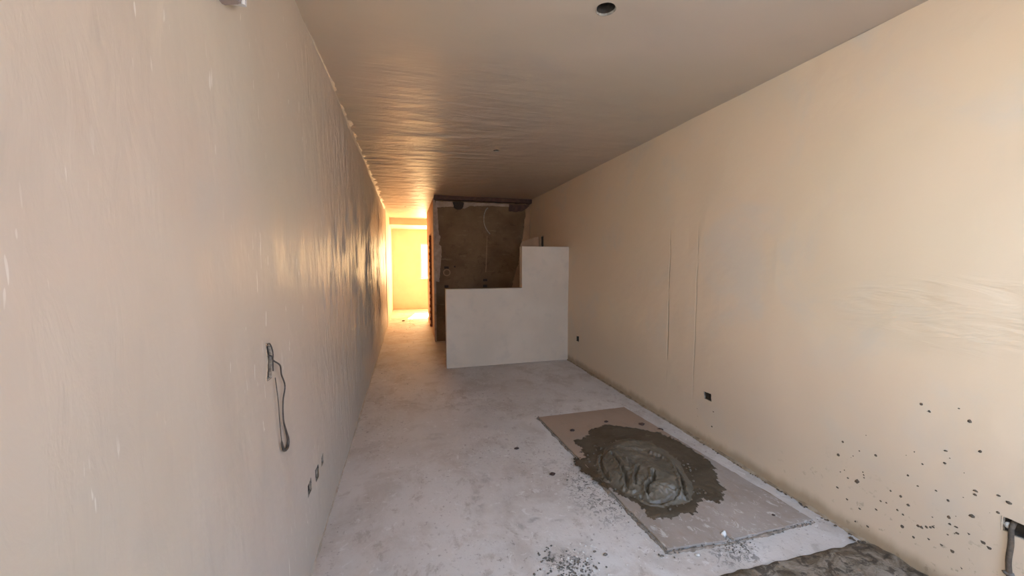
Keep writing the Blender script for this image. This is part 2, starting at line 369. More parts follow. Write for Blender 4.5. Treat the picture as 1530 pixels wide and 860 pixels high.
# ------------------------------------------------------------------ the room shell
XL, XR, H, YB, YF, YR = -0.48, 2.35, 2.71, 7.15, 12.4, -0.6
PL = lambda u, v, d: (XL - d, u, v)          # left wall: u = Y, v = Z
PR = lambda u, v, d: (XR + d, u, v)
PC = lambda u, v, d: (u, v, H + d)           # ceiling
L_holes = [rough_poly([(1.470, 1.212), (1.512, 1.200), (1.518, 1.142), (1.505, 1.088), (1.462, 1.086), (1.480, 1.15)], 0.015, 0.006, 1),
           rough_poly([(2.190, 0.375), (2.250, 0.372), (2.246, 0.438), (2.185, 0.430)], 0.015, 0.006, 2),
           rough_poly([(2.052, 0.372), (2.118, 0.366), (2.112, 0.440), (2.048, 0.436)], 0.015, 0.006, 3),
           rough_poly([(1.915, 0.374), (1.980, 0.380), (1.976, 0.446), (1.910, 0.438)], 0.015, 0.006, 4)]
R_holes = [rough_poly([(2.420, 0.372), (2.495, 0.370), (2.508, 0.429), (2.428, 0.432)], 0.015, 0.005, 5),
           rough_poly([(4.868, 0.355), (4.952, 0.355), (4.950, 0.425), (4.872, 0.43)], 0.02, 0.006, 6),
           rough_poly([(0.725, 0.390), (0.880, 0.394), (0.882, 0.452), (0.725, 0.455)], 0.015, 0.004, 7),
           rough_poly([(6.36, 1.72), (6.47, 1.72), (6.48, 1.955), (6.36, 1.965)], 0.03, 0.006, 8)]
def circle(cx, cy, r, n=20, seed=0): return [(cx + r * math.cos(a) * (1 + .12 * noise.noise(Vector((math.cos(a), math.sin(a), seed)))), cy + r * math.sin(a)) for a in [2 * math.pi * k / n for k in range(n)]]
C_holes = [circle(0.94, 1.70, 0.046, seed=1), circle(0.955, 4.07, 0.032, seed=2), circle(-0.035, 8.64, 0.045, seed=3)]

floor = struct(surface('floor', lambda u, v, d: (u, v, min(0, d - 0.004)), XL - .2, XR + .2, YR - .1, YF + .1, 0.1, [], floor_mat,
                       [(XL - .3, XR + .3, YR - .2, YF + .2, -0.25, -0.05)], amp=0.006))
def ridge(v): return (1 - min(1, abs(v) * 2.2)) ** 1.5
def left_relief(y, z):
    k = min(1, max(0, (y - 2.0) / 1.3)) * min(1, max(0, (9.0 - y) / .5)) * (0.45 + 0.9 * max(0, noise.noise(Vector((y * 1.1, z * 1.6, 7))) + .45)) * min(1, z / .5) * min(1, (H - z) / .25)
    if k <= 0: return 0
    q = Vector((y * 3.2 + .25 * noise.noise(Vector((y, z * 2, 0))), z * 0.55, 1.5))
    a = ridge(noise.noise(q)); b = ridge(noise.noise(Vector((y * 7.5, z * 1.5, 4)))); c = noise.noise(Vector((y * 13, z * 5, 9)))
    return -k * (0.011 * a + 0.010 * b + 0.009 * c + 0.004 * noise.noise(Vector((y * 22, z * 9, 2))))
def ceil_relief(x, y):
    k = min(1, max(0, (y - 2.2) / 1.6)) * min(1, max(0, (9.5 - y) / .5)) * min(1, max(.12, (1.5 - x) / .9))
    if k <= 0: return 0
    a = ridge(noise.noise(Vector((x * 0.8, y * 2.6 + .2 * noise.noise(Vector((x * 2, y, 5))), 3)))); b = ridge(noise.noise(Vector((x * 1.6 + 4, y * 6.5, 8)))); c = noise.noise(Vector((x * 5, y * 12, 9)))
    return -k * (0.010 * a + 0.007 * b + 0.003 * c)
wl = struct(surface('wall_left', PL, YR, YF, 0, H, 0.022, L_holes, left_plaster, [(XL - .35, XL - .10, YR - .3, YF + .3, -.2, H + .3)], amp=0.007, vstep=.06, relief=left_relief, smooth=True))
wr = struct(surface('wall_right', PR, YR, YF, 0, H, 0.09, R_holes, right_plaster, [(XR + .10, XR + .35, YR - .3, YF + .3, -.2, H + .3)], amp=0.006))
ce = struct(surface('ceiling', PC, XL - .02, XR + .02, YR, YF, 0.07, C_holes, ceil_plaster, [(XL - .3, XR + .3, YR - .3, YF + .3, H + .12, H + .3)], amp=0.006, vstep=.028, relief=ceil_relief, smooth=True))
lbl = ['ragged hollow where the cord comes out', None, None, None]
for h, lb in zip(L_holes, lbl):
    o = recess('socket_recess', PL, h, 0.035, wl, cut_mat, hole_mat)
    if lb: o['label'] = lb
for h in R_holes: recess('socket_recess', PR, h, 0.045, wr, cut_mat)
for h in C_holes: recess('lamp_hole', PC, h, 0.10, ce, cut_mat)

# rear wall with the street opening (behind the camera)
bm = bmesh.new()
add_box(bm, XL - .1, -0.45, YR - .2, YR, 0, H); add_box(bm, -0.45, 0.1, YR - .2, YR, 0, 1.2); add_box(bm, -0.45, 0.1, YR - .2, YR, 2.3, H)
add_box(bm, 0.1, 0.8, YR - .2, YR, 0, H); add_box(bm, 2.2, XR + .1, YR - .2, YR, 0, H); add_box(bm, 0.8, 2.2, YR - .2, YR, 2.25, H)
struct(obj('wall_rear', bm, cream_mat))
# far wall with its window opening x .40-1.60, z .97-2.09
bm = bmesh.new()
add_box(bm, XL - .1, 0.395, YF, YF + .2, 0, H); add_box(bm, 1.5, XR + .1, YF, YF + .2, 0, H)
add_box(bm, 0.395, 1.5, YF, YF + .2, 0, 0.97); add_box(bm, 0.395, 1.5, YF, YF + .2, 2.09, H)
struct(obj('wall_far', bm, cream_mat))
win = struct(empty('window_1', (0.395, YF + .1, 0.97)))
bm = bmesh.new()
for a in ((0, 1.105, 0, .04), (0, 1.105, 1.08, 1.12), (0, .045, 0.04, 1.08), (1.06, 1.105, .04, 1.08), (0.53, 0.575, .04, 1.08)):
    add_box(bm, a[0], a[1], -.03, .03, a[2], a[3])
obj('window_frame', bm, frame_mat, win)
for a in ((.045, .53), (.575, 1.06)):
    bm = bmesh.new(); add_box(bm, a[0], a[1], -.004, .004, .04, 1.08); obj('pane', bm, glass_mat, win)
bm = bmesh.new(); add_box(bm, 0.34, 1.56, YF - .04, YF + .07, 0.935, 0.969); struct(obj('trim_1', bm, cream_mat))
# dropped soffit over the far room
bm = bmesh.new(); add_box(bm, XL - .01, XR + .01, 11.0, YF + .01, 2.53, H + .02); struct(obj('trim_2', bm, cream_mat))
# smooth jamb strip on the left wall where the streaky plaster ends
bm = bmesh.new(); add_box(bm, XL - .02, XL + .010, 9.05, YF, 0.0, H - .0); struct(obj('trim_3', bm, cream_mat))

# brown back wall
bm = bmesh.new(); add_box(bm, 0.50, XR + .05, YB, YB + .15, 0, H)
wb = struct(obj('wall_back', bm, brown_mat))
# corridor wall: x .48-.60 from Y 7.15 to 9.7 with a door opening Y 7.95-8.85, 2.08 high
bm = bmesh.new()
add_box(bm, 0.482, 0.60, YB + .148, 7.95, 0, H); add_box(bm, 0.482, 0.60, 8.85, 9.75, 0, H); add_box(bm, 0.482, 0.60, 7.95, 8.85, 2.10, H)
wc = struct(obj('wall_corridor', bm, pink_mat))
bm = bmesh.new(); add_box(bm, 0.60, XR + .05, 9.62, 9.75, 0, H); struct(obj('wall_inner', bm, cream_mat))
# exposed toothed brick reveal at the far side of the opening
bm = bmesh.new(); add_box(bm, 0.50, 0.598, 8.815, 8.849, 0, 2.099); obj('joint_bed', bm, joint_mat, wc)
bm = bmesh.new(); add_box(bm, -.055, .055, -.02, .02, -.031, .031); bmesh.ops.bevel(bm, geom=bm.edges[:], offset=.004, segments=1)
b0 = obj('brick', bm, brick_mat, wc)
for k in range(28):
    o = b0 if k == 0 else b0.copy()
    if k: C.objects.link(o); o.parent = wc
    o.location = (0.537 + (0.012 if k % 2 else -0.006) + random.uniform(-.006, .006), 8.80 + random.uniform(-.008, .008), 0.04 + k * 0.0745); o.rotation_euler = (0, random.uniform(-.03, .03), random.uniform(-.08, .08))
# plastered white wall end (front edge of the corridor wall)
bm = bmesh.new(); add_box(bm, 0.470, 0.505, YB - .03, YB + .147, 0.0, 2.64); struct(obj('trim_4', bm, torn_mat))

# ragged plaster left on the brown wall
def slab(name, poly, y0, y1, mat, parent, step=0.03, amp=0.012, seed=0):
    pl = rough_poly(poly, step, amp, seed); n = len(pl); vs = [(p[0], y0, p[1]) for p in pl] + [(p[0], y1, p[1]) for p in pl]
    r = delaunay_2d_cdt([Vector(p) for p in pl], [(i, (i + 1) % n) for i in range(n)], [], 1, 1e-6)
    tri = [tuple(f) for f in r[2] if inside((sum(r[0][i].x for i in f) / 3, sum(r[0][i].y for i in f) / 3), pl)]
    fs = tri + [tuple(reversed([i + n for i in f])) for f in tri] + [(i, (i + 1) % n, (i + 1) % n + n, i + n) for i in range(n)]
    vs = [(p.x, y0, p.y) for p in r[0][:n]] + [(p.x, y1, p.y) for p in r[0][:n]]
    bm = bmesh.new(); bv = [bm.verts.new(v) for v in vs]
    for f in fs:
        try: bm.faces.new([bv[i] for i in f])
        except (ValueError, IndexError): pass
    return obj(name, bm, mat, parent)
o = slab('plaster_remnant', [(0.507, 2.60), (0.545, 2.56), (0.56, 2.30), (0.565, 2.04), (0.60, 1.95), (0.572, 1.83), (0.612, 1.785), (0.612, 1.60), (0.59, 1.37), (0.565, 1.12), (0.507, 1.14)], YB - .018, YB + .01, torn_mat, wb, 0.03, 0.014, 1)
o['label'] = 'ragged pale plaster strip down the left edge'
o = slab('plaster_remnant', [(0.52, 2.62), (0.52, 2.575), (0.545, 2.51), (0.90, 2.535), (1.05, 2.50), (1.15, 2.555), (1.60, 2.575), (1.92, 2.565), (1.93, 2.62)], YB - .016, YB + .01, torn_mat, wb, 0.03, 0.012, 2)
o['label'] = 'thin pale plaster band under the beam'
o = slab('plaster_remnant', [(2.36, 2.62), (2.285, 2.60), (2.245, 2.34), (2.215, 2.10), (2.19, 1.85), (2.15, 1.68), (2.11, 1.46), (2.06, 1.31), (2.01, 1.14), (1.97, 0.95), (1.90, 0.6), (1.85, 0), (2.36, 0)], YB - .022, YB + .01, tan_mat, wb, 0.035, 0.03, 3)
o['label'] = 'tan plaster with a toothed torn edge by the right wall'
# hollows in the brown wall
def dark_hollow(poly, name='socket_recess', mat=hole_mat, y=YB - .006, seed=0):
    return slab(name, poly, y, y + .03, mat, wb, 0.02, 0.008, seed)
for k, (cx, cz, sx, sz) in enumerate(((0.705, 1.392, .085, .045), (0.70, 1.035, .075, .05), (1.445, 1.148, .085, .045), (1.445, 1.03, .085, .055), (0.86, 1.41, .03, .03))):
    # a socket box set proud: rim, with the dark inside sunk
    bm = bmesh.new(); r_ = .012
    for a in ((-sx / 2 - r_, sx / 2 + r_, -sz / 2 - r_, -sz / 2), (-sx / 2 - r_, sx / 2 + r_, sz / 2, sz / 2 + r_), (-sx / 2 - r_, -sx / 2, -sz / 2, sz / 2), (sx / 2, sx / 2 + r_, -sz / 2, sz / 2)):
        add_box(bm, cx + a[0], cx + a[1], YB - .012, YB + .002, cz + a[2], cz + a[3])
    o = obj('socket_rim', bm, brown_mat, wb)
    dark_hollow([(cx - sx / 2, cz - sz / 2), (cx + sx / 2, cz - sz / 2), (cx + sx / 2, cz + sz / 2), (cx - sx / 2, cz + sz / 2)], y=YB - .004, seed=k)
for k, (cx, cz, rr) in enumerate(((0.695, 1.545, .045), (0.855, 1.545, .045), (0.71, 1.30, .07))):
    vs, fs = [], []; n = 20
    for i in range(n):
        a = 2 * math.pi * i / n
        for (q, yy) in ((rr, YB - .001), (rr * .97, YB - .016), (rr * .75, YB - .016), (rr * .70, YB - .001)): vs.append((cx + q * math.cos(a), yy, cz + q * math.sin(a)))
    for i in range(n):
        for j in range(3): fs.append((i * 4 + j, ((i + 1) % n) * 4 + j, ((i + 1) % n) * 4 + j + 1, i * 4 + j + 1))
    pydata('ring_mark', vs, fs, tan_mat if k == 2 else brown_mat, wb)
o = slab('wall_gap', [(0.83, 2.62), (0.85, 2.52), (0.90, 2.475), (0.98, 2.48), (1.03, 2.53), (1.04, 2.62)], YB - .024, YB + .01, hole_mat, wb, .03, .01, 5)
o['label'] = 'dark broken hollow under the beam'
o = slab('wall_gap', [(1.92, 2.62), (1.92, 2.48), (2.05, 2.47), (2.2, 2.50), (2.30, 2.56), (2.34, 2.62)], YB - .024, YB + .01, steel_mat, wb, .03, .012, 6)
# chased groove below the cable
o = slab('chase', [(1.485, 2.0), (1.495, 2.0), (1.480, 1.6), (1.465, 1.30), (1.452, 1.30), (1.465, 1.6)], YB - .005, YB + .01, tan_mat, wb, .04, .006, 8)
# rusty beam under the ceiling
bm = bmesh.new(); N = 24
for i in range(N):
    x0, x1 = 0.485 + (XR - .485) * i / N, 0.485 + (XR - .485) * (i + 1) / N
    add_box(bm, x0, x1, YB - .14 - .006 * random.random(), YB - .001, 2.640 - .010 * random.random(), H - .004)
tag(obj('ceiling_beam', bm, steel_mat), 'dark rusty beam along the ceiling above the bare brown wall', 'beam')

tag(tube('cable', [(1.50, YB - .02, 2.53), (1.455, YB - .05, 2.485), (1.42, YB - .05, 2.38), (1.42, YB - .05, 2.24), (1.462, YB - .05, 2.125), (1.535, YB - .05, 2.03)], 0.0095, white_cord),
    'pale curved cable hanging out of the bare brown wall', 'cable')

# ------------------------------------------------------------------ stepped half wall
def stepped():
    prof = [(0.505, 0), (2.352, 0), (2.352, 1.725), (1.611, 1.725), (1.611, 1.118), (0.505, 1.118)]
    bm = bmesh.new()
    f = [bm.verts.new((x, 5.25 + .003 * (i % 2), z)) for i, (x, z) in enumerate(prof)]; b = [bm.verts.new((x, 5.37, z)) for x, z in prof]
    bm.faces.new(f); bm.faces.new(b[::-1])
    for i in range(6): bm.faces.new((f[i], b[i], b[(i + 1) % 6], f[(i + 1) % 6]))
    bmesh.ops.bevel(bm, geom=[e for e in bm.edges], offset=.006, segments=2)
    bmesh.ops.triangulate(bm, faces=bm.faces[:])
    return bm
hw = struct(obj('wall_half', stepped(), half_mat))

# plasterboard offcut leaning behind the tall end of the half wall
bm = bmesh.new()
prof = [(2.0, 0.004), (2.335, 0.004), (2.335, 1.953), (2.30, 1.960), (2.01, 1.865), (1.985, 1.80)]
f = [bm.verts.new((x, 6.56, z)) for x, z in prof]; b = [bm.verts.new((x, 6.575, z)) for x, z in prof]
bm.faces.new(f); bm.faces.new(b[::-1])
for i in range(6): bm.faces.new((f[i], b[i], b[(i + 1) % 6], f[(i + 1) % 6]))
tag(obj('plaster_board', bm, simple('tan_board', (0.42, 0.29, 0.18), (0.36, 0.245, 0.15), 6, 0.7, 0.003)), 'slanted pale board offcut standing in the corner behind the half wall', 'board')

# ------------------------------------------------------------------ left wall: hanging cord, stub fitting
t = tag(empty('hanging_cord', (XL, 1.49, 1.17)), 'thin dark looped cord hanging from the ragged hollow in the left wall', 'cord')
X = 0.012
o = tube('wire', [(x, y - 1.49, z - 1.17) for x, y, z in ((-.02, 1.492, 1.172), (.012, 1.478, 1.170), (X, 1.495, 1.150), (X + .008, 1.537, 1.120), (X, 1.575, 1.075), (X, 1.610, 1.020), (X, 1.580, .970), (X, 1.575, .90),
                                           (X, 1.60, .845), (X, 1.620, .80), (X, 1.605, .775), (X, 1.570, .782), (X, 1.548, .82), (X, 1.535, .90), (X, 1.525, 1.0), (X - .004, 1.520, 1.08))],
         lambda k: 0.0028 if k < .45 else (0.0028 + .0035 * math.exp(-((k - .66) / .12) ** 2) if k < .8 else 0.0016), cord_mat, t)
o = tube('wire', [(-.01, .0, .03), (.008, -.012, .045), (.012, .004, .01), (.012, .0, -.03), (.008, .012, -.06)], 0.0022, cord_mat, t, 6)

fit = tag(empty('wall_fitting', (XL, 1.208, 2.262)), 'grey boxy fitting high on the left wall at the top of the photo', 'fitting')
bm = bmesh.new()
pr = [(-.10, .10), (-.10, -.035), (-.05, -.060), (.055, -.055), (.065, -.045), (.065, .10)]
a = [bm.verts.new((0.0, y, z)) for y, z in pr]; b = [bm.verts.new((.045, y * .92, z * .92 + .004)) for y, z in pr]
bm.faces.new(a[::-1]); bm.faces.new(b)
for i in range(6): bm.faces.new((a[i], a[(i + 1) % 6], b[(i + 1) % 6], b[i]))
bmesh.ops.bevel(bm, geom=bm.edges[:], offset=.006, segments=2)
obj('housing', bm, grey_pl, fit)
bm = bmesh.new(); add_box(bm, 0.0, .05, .068, .082, -.035, .10); bmesh.ops.bevel(bm, geom=bm.edges[:], offset=.003, segments=1)
obj('clip', bm, crumb_white, fit)['label'] = 'pale clip at the right edge'

# ------------------------------------------------------------------ plaster ridge smeared where left wall meets ceiling
bm = bmesh.new(); n = 240; rings = []
for i in range(n):
    y = 2.2 + i * (6.8 / n); k = 0.010 + 0.016 * abs(noise.noise(Vector((y * 4, 0, 2)))) + 0.012 * abs(noise.noise(Vector((y * 15, 3, 2)))); k *= min(1, max(.02, (y - 2.2) / 1.6))
    q = [(XL - .01, H - k * 2.6 - .01), (XL + k * .35, H - k * 2.2), (XL + k * .9, H - k * .8), (XL + k * 3.0, H - k * .35), (XL + k * 3.4 + .01, H + .01)]
    rings.append([bm.verts.new((x, y, z)) for x, z in q])
for a, b in zip(rings, rings[1:]):
    for j in range(4): bm.faces.new((a[j], a[j + 1], b[j + 1], b[j]))
o = struct(obj('trim_5', bm, left_plaster, None, True))

# dirt band at the foot of the right wall
def dirt_band(name, x, sgn, y0, y1, size, mat):
    bm = bmesh.new(); n = int((y1 - y0) / .02); rings = []
    for i in range(n + 1):
        y = y0 + (y1 - y0) * i / n; k = size * (0.35 + 1.1 * abs(noise.noise(Vector((y * 6, 1, size * 100)))) + .6 * abs(noise.noise(Vector((y * 25, 4, 1)))))
        rings.append([bm.verts.new(v) for v in ((x + sgn * .01, y, k * 1.1), (x - sgn * k * .25, y, k * .9), (x - sgn * k * .7, y, k * .45), (x - sgn * k * 1.5, y, k * .12), (x - sgn * k * 1.7, y, -.008))])
    for a, b in zip(rings, rings[1:]):
        for j in range(4): bm.faces.new((a[j], a[j + 1], b[j + 1], b[j]))
    return obj(name, bm, mat, None, True)
band_mat = simple('brown_dirt_edge_shade', (0.20, 0.14, 0.085), (0.33, 0.26, 0.18), 12, 0.85, 0.006)  # wall-foot dirt, and the painted shade strip on the sheet's right edge
struct(dirt_band('baseboard_right', XR, 1, 0.3, 5.24, 0.014, band_mat))
struct(dirt_band('baseboard_left', XL, -1, 1.0, 9.0, 0.010, simple('pale_base_dirt', (0.36, 0.30, 0.235), (0.46, 0.40, 0.33), 9, 0.85, 0.006)))

# ------------------------------------------------------------------ mixing sheet on the floor
sheet_pl = [(1.187, 3.309), (2.115, 3.311), (2.233, 1.533), (1.668, 1.531), (1.655, 1.575), (1.628, 1.578), (1.618, 1.535), (1.275, 1.570)]
def flat_sheet(name, poly, z0, z1, mat, step=.05, amp=.004, seed=0):
    pl = rough_poly(poly, step, amp, seed); n = len(pl)
    r = delaunay_2d_cdt([Vector(p) for p in pl], [(i, (i + 1) % n) for i in range(n)], [], 1, 1e-6)
    bm = bmesh.new(); T = [bm.verts.new((p.x, p.y, z1)) for p in r[0]]; B = [bm.verts.new((p.x, p.y, z0)) for p in r[0]]
    for f in r[2]:
        if inside((sum(r[0][i].x for i in f) / len(f), sum(r[0][i].y for i in f) / len(f)), pl):
            bm.faces.new([T[i] for i in f]); bm.faces.new([B[i] for i in f][::-1])
    for i in range(n): bm.faces.new((T[i], T[(i + 1) % n], B[(i + 1) % n], B[i]))
    return obj(name, bm, mat)
tag(flat_sheet('mixing_sheet', sheet_pl, 0.001, 0.013, sheet_mat, .04, .006, 3), 'large worn rectangular sheet lying on the floor under the wet mortar', 'sheet')

# second, mud-caked sheet at the bottom right
def mud_h(x, y): return 0.012 + 0.016 * abs(noise.noise(Vector((x * 7, y * 7, 1)))) + 0.010 * abs(noise.noise(Vector((x * 22, y * 22, 4))))
nx, ny = 60, 40; vs, fs = [], []
for i in range(nx + 1):
    for j in range(ny + 1):
        x = 1.2 + 1.145 * i / nx; ye = 1.375 - 0.030 * (x - 1.2) + (.012 * noise.noise(Vector((x * 14, 0, 0)))) - .35 * max(0, x - 2.29); y = 0.45 + (ye - 0.45) * j / ny
        vs.append((x, y, 0.001 if j == ny or i == 0 or j == 0 else mud_h(x, y)))
for i in range(nx):
    for j in range(ny): a = i * (ny + 1) + j; fs.append((a, a + ny + 1, a + ny + 2, a + 1))
tag(pydata('muddy_sheet', vs, fs, mud_mat, None, True), 'dark mud-caked sheet on the floor in the lower right corner', 'sheet')

# ------------------------------------------------------------------ the wet mortar: a thin film and a trowelled heap
film_pl = [(1.301, 2.792), (1.40, 2.80), (1.556, 2.947), (1.727, 2.989), (1.912, 2.87), (2.077, 2.737), (2.139, 2.598), (2.151, 2.462), (2.154, 2.306), (2.149, 2.197), (2.049, 2.026), (1.968, 1.899), (1.822, 1.785),
           (1.76, 1.86), (1.707, 1.796), (1.591, 1.769), (1.422, 1.759), (1.316, 1.788), (1.344, 1.847), (1.322, 1.944), (1.294, 2.018), (1.237, 2.126), (1.200, 2.262), (1.157, 2.442), (1.20, 2.51), (1.272, 2.503), (1.29, 2.60), (1.314, 2.641)]
heap_pl = [(1.50, 2.60), (1.66, 2.68), (1.807, 2.68), (1.925, 2.60), (1.955, 2.45), (1.92, 2.25), (1.85, 2.08), (1.74, 1.90), (1.66, 1.86), (1.50, 1.84), (1.42, 1.86), (1.355, 1.95), (1.30, 2.07), (1.26, 2.20), (1.30, 2.40)]
def seg_d(p, a, b):
    ax, ay = b[0] - a[0], b[1] - a[1]; t = max(0, min(1, ((p[0] - a[0]) * ax + (p[1] - a[1]) * ay) / (ax * ax + ay * ay)))
    return math.hypot(p[0] - a[0] - ax * t, p[1] - a[1] - ay * t), ax * (p[1] - a[1]) - ay * (p[0] - a[0])
def line_d(p, pl, closed=False):
    best = (9, 1)
    for i in range(len(pl) - (0 if closed else 1)):
        d = seg_d(p, pl[i], pl[(i + 1) % len(pl)])
        if d[0] < best[0]: best = d
    return best
cracks = [([(1.40, 2.48), (1.346, 2.40), (1.304, 2.306), (1.286, 2.181)], .030, .012), ([(1.438, 2.40), (1.419, 2.274), (1.401, 2.18), (1.352, 2.059), (1.367, 2.03)], .034, .013),
          ([(1.505, 2.30), (1.525, 2.20), (1.45, 2.12), (1.399, 2.05)], .024, .010), ([(1.75, 2.34), (1.793, 2.275), (1.785, 2.139), (1.732, 2.013), (1.650, 1.881)], .045, .014),
          ([(1.574, 2.10), (1.533, 2.037), (1.456, 2.002), (1.428, 1.955)], .035, .012), ([(1.382, 1.954), (1.404, 1.897), (1.466, 1.873), (1.553, 1.881), (1.624, 1.90)], .018, .010), ([(1.53, 1.985), (1.56, 1.946), (1.60, 1.924)], .022, .014),
          ([(1.53, 2.50), (1.60, 2.44), (1.70, 2.42)], .018, .012)]
def heap_h(x, y):
    p = (x, y); d = line_d(p, heap_pl, True)[0]
    if not inside(p, heap_pl): d = -d
    n3 = noise.noise(Vector((x * 9, y * 9, 2))); n4 = noise.noise(Vector((x * 30, y * 30, 5)))
    d += 0.015 * n3
    s = max(0, min(1, (d + .02) / 0.15)); h = 0.050 * (s * s * (3 - 2 * s))
    # trowelled facets tilted to the front right
    if s > 0:
        tr = min(1, max(0, d / .06)); q = (x - 1.60) * 0.22 + (y - 2.15) * 0.10
        h += tr * (0.020 - abs(q) * .35)
        r_ = math.hypot(x - 1.95, (y - 2.35) * .8); h += tr * 0.004 * ((r_ * 9) % 1.0 - .5) * (1 if x < 1.52 else .3)
        h += s * (0.012 * n3 + 0.005 * n4) + s * (.010 if x < 1.52 else .002) * (.5 - abs(noise.noise(Vector((x * 17, y * 11, 21)))) * 1.6) + s * (.0025 if x < 1.5 or y < 1.97 else .0008) * noise.noise(Vector((x * 75, y * 75, 2)))
        for pl, dep, wd in cracks:
            wd *= .78 * (1 + .7 * noise.noise(Vector((x * 40, y * 40, 11)))); dep *= 1.2
            dd, sd = line_d(p, pl); dd2 = dd * (1 if sd * 1 > 0 else 1.5)
            h -= dep * math.exp(-(dd2 / wd) ** 2) * (0.8 + .5 * n4); h += dep * 0.45 * math.exp(-((dd - wd * 2.0) / (wd * .9)) ** 2) * (1 if sd < 0 else .3)
    return max(h, -0.002)
def grid_blob(name, poly, zf, z_base, step, mat, parent, edge):
    xs = [p[0] for p in poly]; ys = [p[1] for p in poly]; x0, x1, y0, y1 = min(xs) - .06, max(xs) + .06, min(ys) - .06, max(ys) + .06
    nx, ny = int((x1 - x0) / step), int((y1 - y0) / step); bm = bmesh.new(); g = {}
    def ok(x, y):
        d = line_d((x, y), poly, True)[0] * (1 if inside((x, y), poly) else -1)
        return d + edge(x, y)
    for i in range(nx + 1):
        for j in range(ny + 1):
            x, y = x0 + i * step, y0 + j * step; k = ok(x, y)
            if k > -step: g[i, j] = (bm.verts.new((x, y, z_base if k < 0 else z_base + zf(x, y, k))), k)
    for i in range(nx):
        for j in range(ny):
            c = [g.get(q) for q in ((i, j), (i + 1, j), (i + 1, j + 1), (i, j + 1))]
            if all(c) and max(q[1] for q in c) > 0: bm.faces.new([q[0] for q in c])
    for v in [v for v in bm.verts if not v.link_faces]: bm.verts.remove(v)
    return obj(name, bm, mat, parent, True, True)
mt = tag(empty('wet_mortar', (0, 0, 0)), 'dark grey heap of wet mortar spread on the large floor sheet', 'mortar')
def ragged(x, y):
    a = math.atan2(y - 2.35, x - 1.7)
    return 0.028 * noise.noise(Vector((x * 14, y * 14, 0))) + 0.022 * noise.noise(Vector((x * 45, y * 45, 3))) + 0.018 * noise.noise(Vector((a * 22, 0, 8)))
def on_sheet(x, y): return inside((x, y), [(1.187, 3.309), (2.115, 3.311), (2.233, 1.533), (1.275, 1.570)])
grid_blob('mortar_film', film_pl, lambda x, y, k: (0 if on_sheet(x, y) else -.009) + min(.006, k * .3) + .004 * abs(noise.noise(Vector((x * 12, y * 12, 1)))), 0.0125, 0.009, film_mat, mt, ragged)
hz = [(1.22, 2.15)] + []
grid_blob('mortar_heap', heap_pl, lambda x, y, k: heap_h(x, y), 0.0165, 0.005, wet_mat, mt, lambda x, y: 0.02 + .01 * noise.noise(Vector((x * 20, y * 20, 0))))
bm = bmesh.new()                                                        # small clods round the heap's foot
for k in range(70):
    a = random.random() * 2 * math.pi; rr = random.uniform(.86, 1.12); x = 1.60 + math.cos(a) * .33 * rr - .0; y = 2.25 + math.sin(a) * .42 * rr
    s = random.uniform(.004, .012)
    if on_sheet(x - .02, y): lump_geo(bm, (x, y, .020 + s * .3), (s, s * random.uniform(.7, 1.3)), .7, k)
o = obj('mortar_clods', bm, wet_mat, mt, True); o['kind'] = 'stuff'

# ------------------------------------------------------------------ loose crumbs, each a thing
def crumb(name, label, cat, loc, s, mat, group=None, parts=3, flat=.5, seed=0):
    bm = bmesh.new()
    for k in range(parts):
        an = k * 2.4 + seed; rr = 0 if k == 0 else s * .7
        lump_geo(bm, (math.cos(an) * rr, math.sin(an) * rr, s * flat * .6), (s * (1 if k == 0 else .5), s * (.7 if k == 0 else .45)), flat, seed + k, ico=2 if k == 0 else 1)
    o = obj(name, bm, mat, None, True); o.location = loc; return tag(o, label, cat, group)
crumb('plaster_crumb', 'dark oval crumb alone on the pale floor left of the sheet', 'crumb', (0.818, 2.804, 0.0), .020, crumb_dark, seed=1, parts=2, flat=.35)
crumb('plaster_crumb', 'reddish dark crumb on the floor beside the left corner of the mortar', 'crumb', (0.959, 2.382, 0.0), .019, crumb_dark, seed=2, parts=4)
crumb('plaster_crumb', 'tiny dark crumb between the reddish crumb and the mortar', 'crumb', (1.031, 2.291, 0.0), .008, crumb_grey, seed=3, parts=1)
crumb('mortar_lump', 'brown lump on the sheet just beyond the top edge of the mortar', 'lump', (1.754, 3.038, .013), .020, crumb_dark, seed=4, parts=2, flat=.4)
crumb('mortar_lump', 'brown lump on the sheet left of the mortar', 'lump', (1.375, 2.954, .013), .022, crumb_dark, seed=5, parts=3, flat=.35)
crumb('mortar_lump', 'flat brown lump behind the mortar, further from the right wall', 'lump', (2.040, 2.900, .013), .026, crumb_dark, seed=6, parts=4, flat=.35)
crumb('mortar_lump', 'flat brown lump behind the mortar, nearest the right wall', 'lump', (2.144, 2.783, .001), .028, crumb_dark, seed=7, parts=4, flat=.35)
crumb('plaster_chip', 'white plaster chip standing at the notch in the near edge of the sheet', 'chip', (1.640, 1.572, .004), .016, crumb_white, seed=8, parts=2, flat=1.1)
crumb('plaster_crumb', 'dark crumb on the bare near right part of the sheet', 'crumb', (2.046, 1.619, .013), .009, crumb_dark, seed=9, parts=2)
crumb('plaster_crumb', 'small dark crumb just beyond the scummy patch at the bottom edge', 'crumb', (0.907, 1.663, 0.0), .008, crumb_grey, seed=10, parts=2)
crumb('plaster_crumb', 'curled grey crumb between the scummy patch and the sheet corner', 'crumb', (0.949, 1.629, 0.0), .011, crumb_grey, seed=11, parts=3)
crumb('plaster_chip', 'white chip in the scummy dirt patch at the bottom edge', 'chip', (0.66, 1.555, 0.0), .016, crumb_white, seed=12, parts=2)
crumb('plaster_chip', 'small pale chip on the floor in front of the sheet', 'chip', (1.406, 1.500, 0.0), .012, crumb_white, seed=13, parts=2, flat=.4)
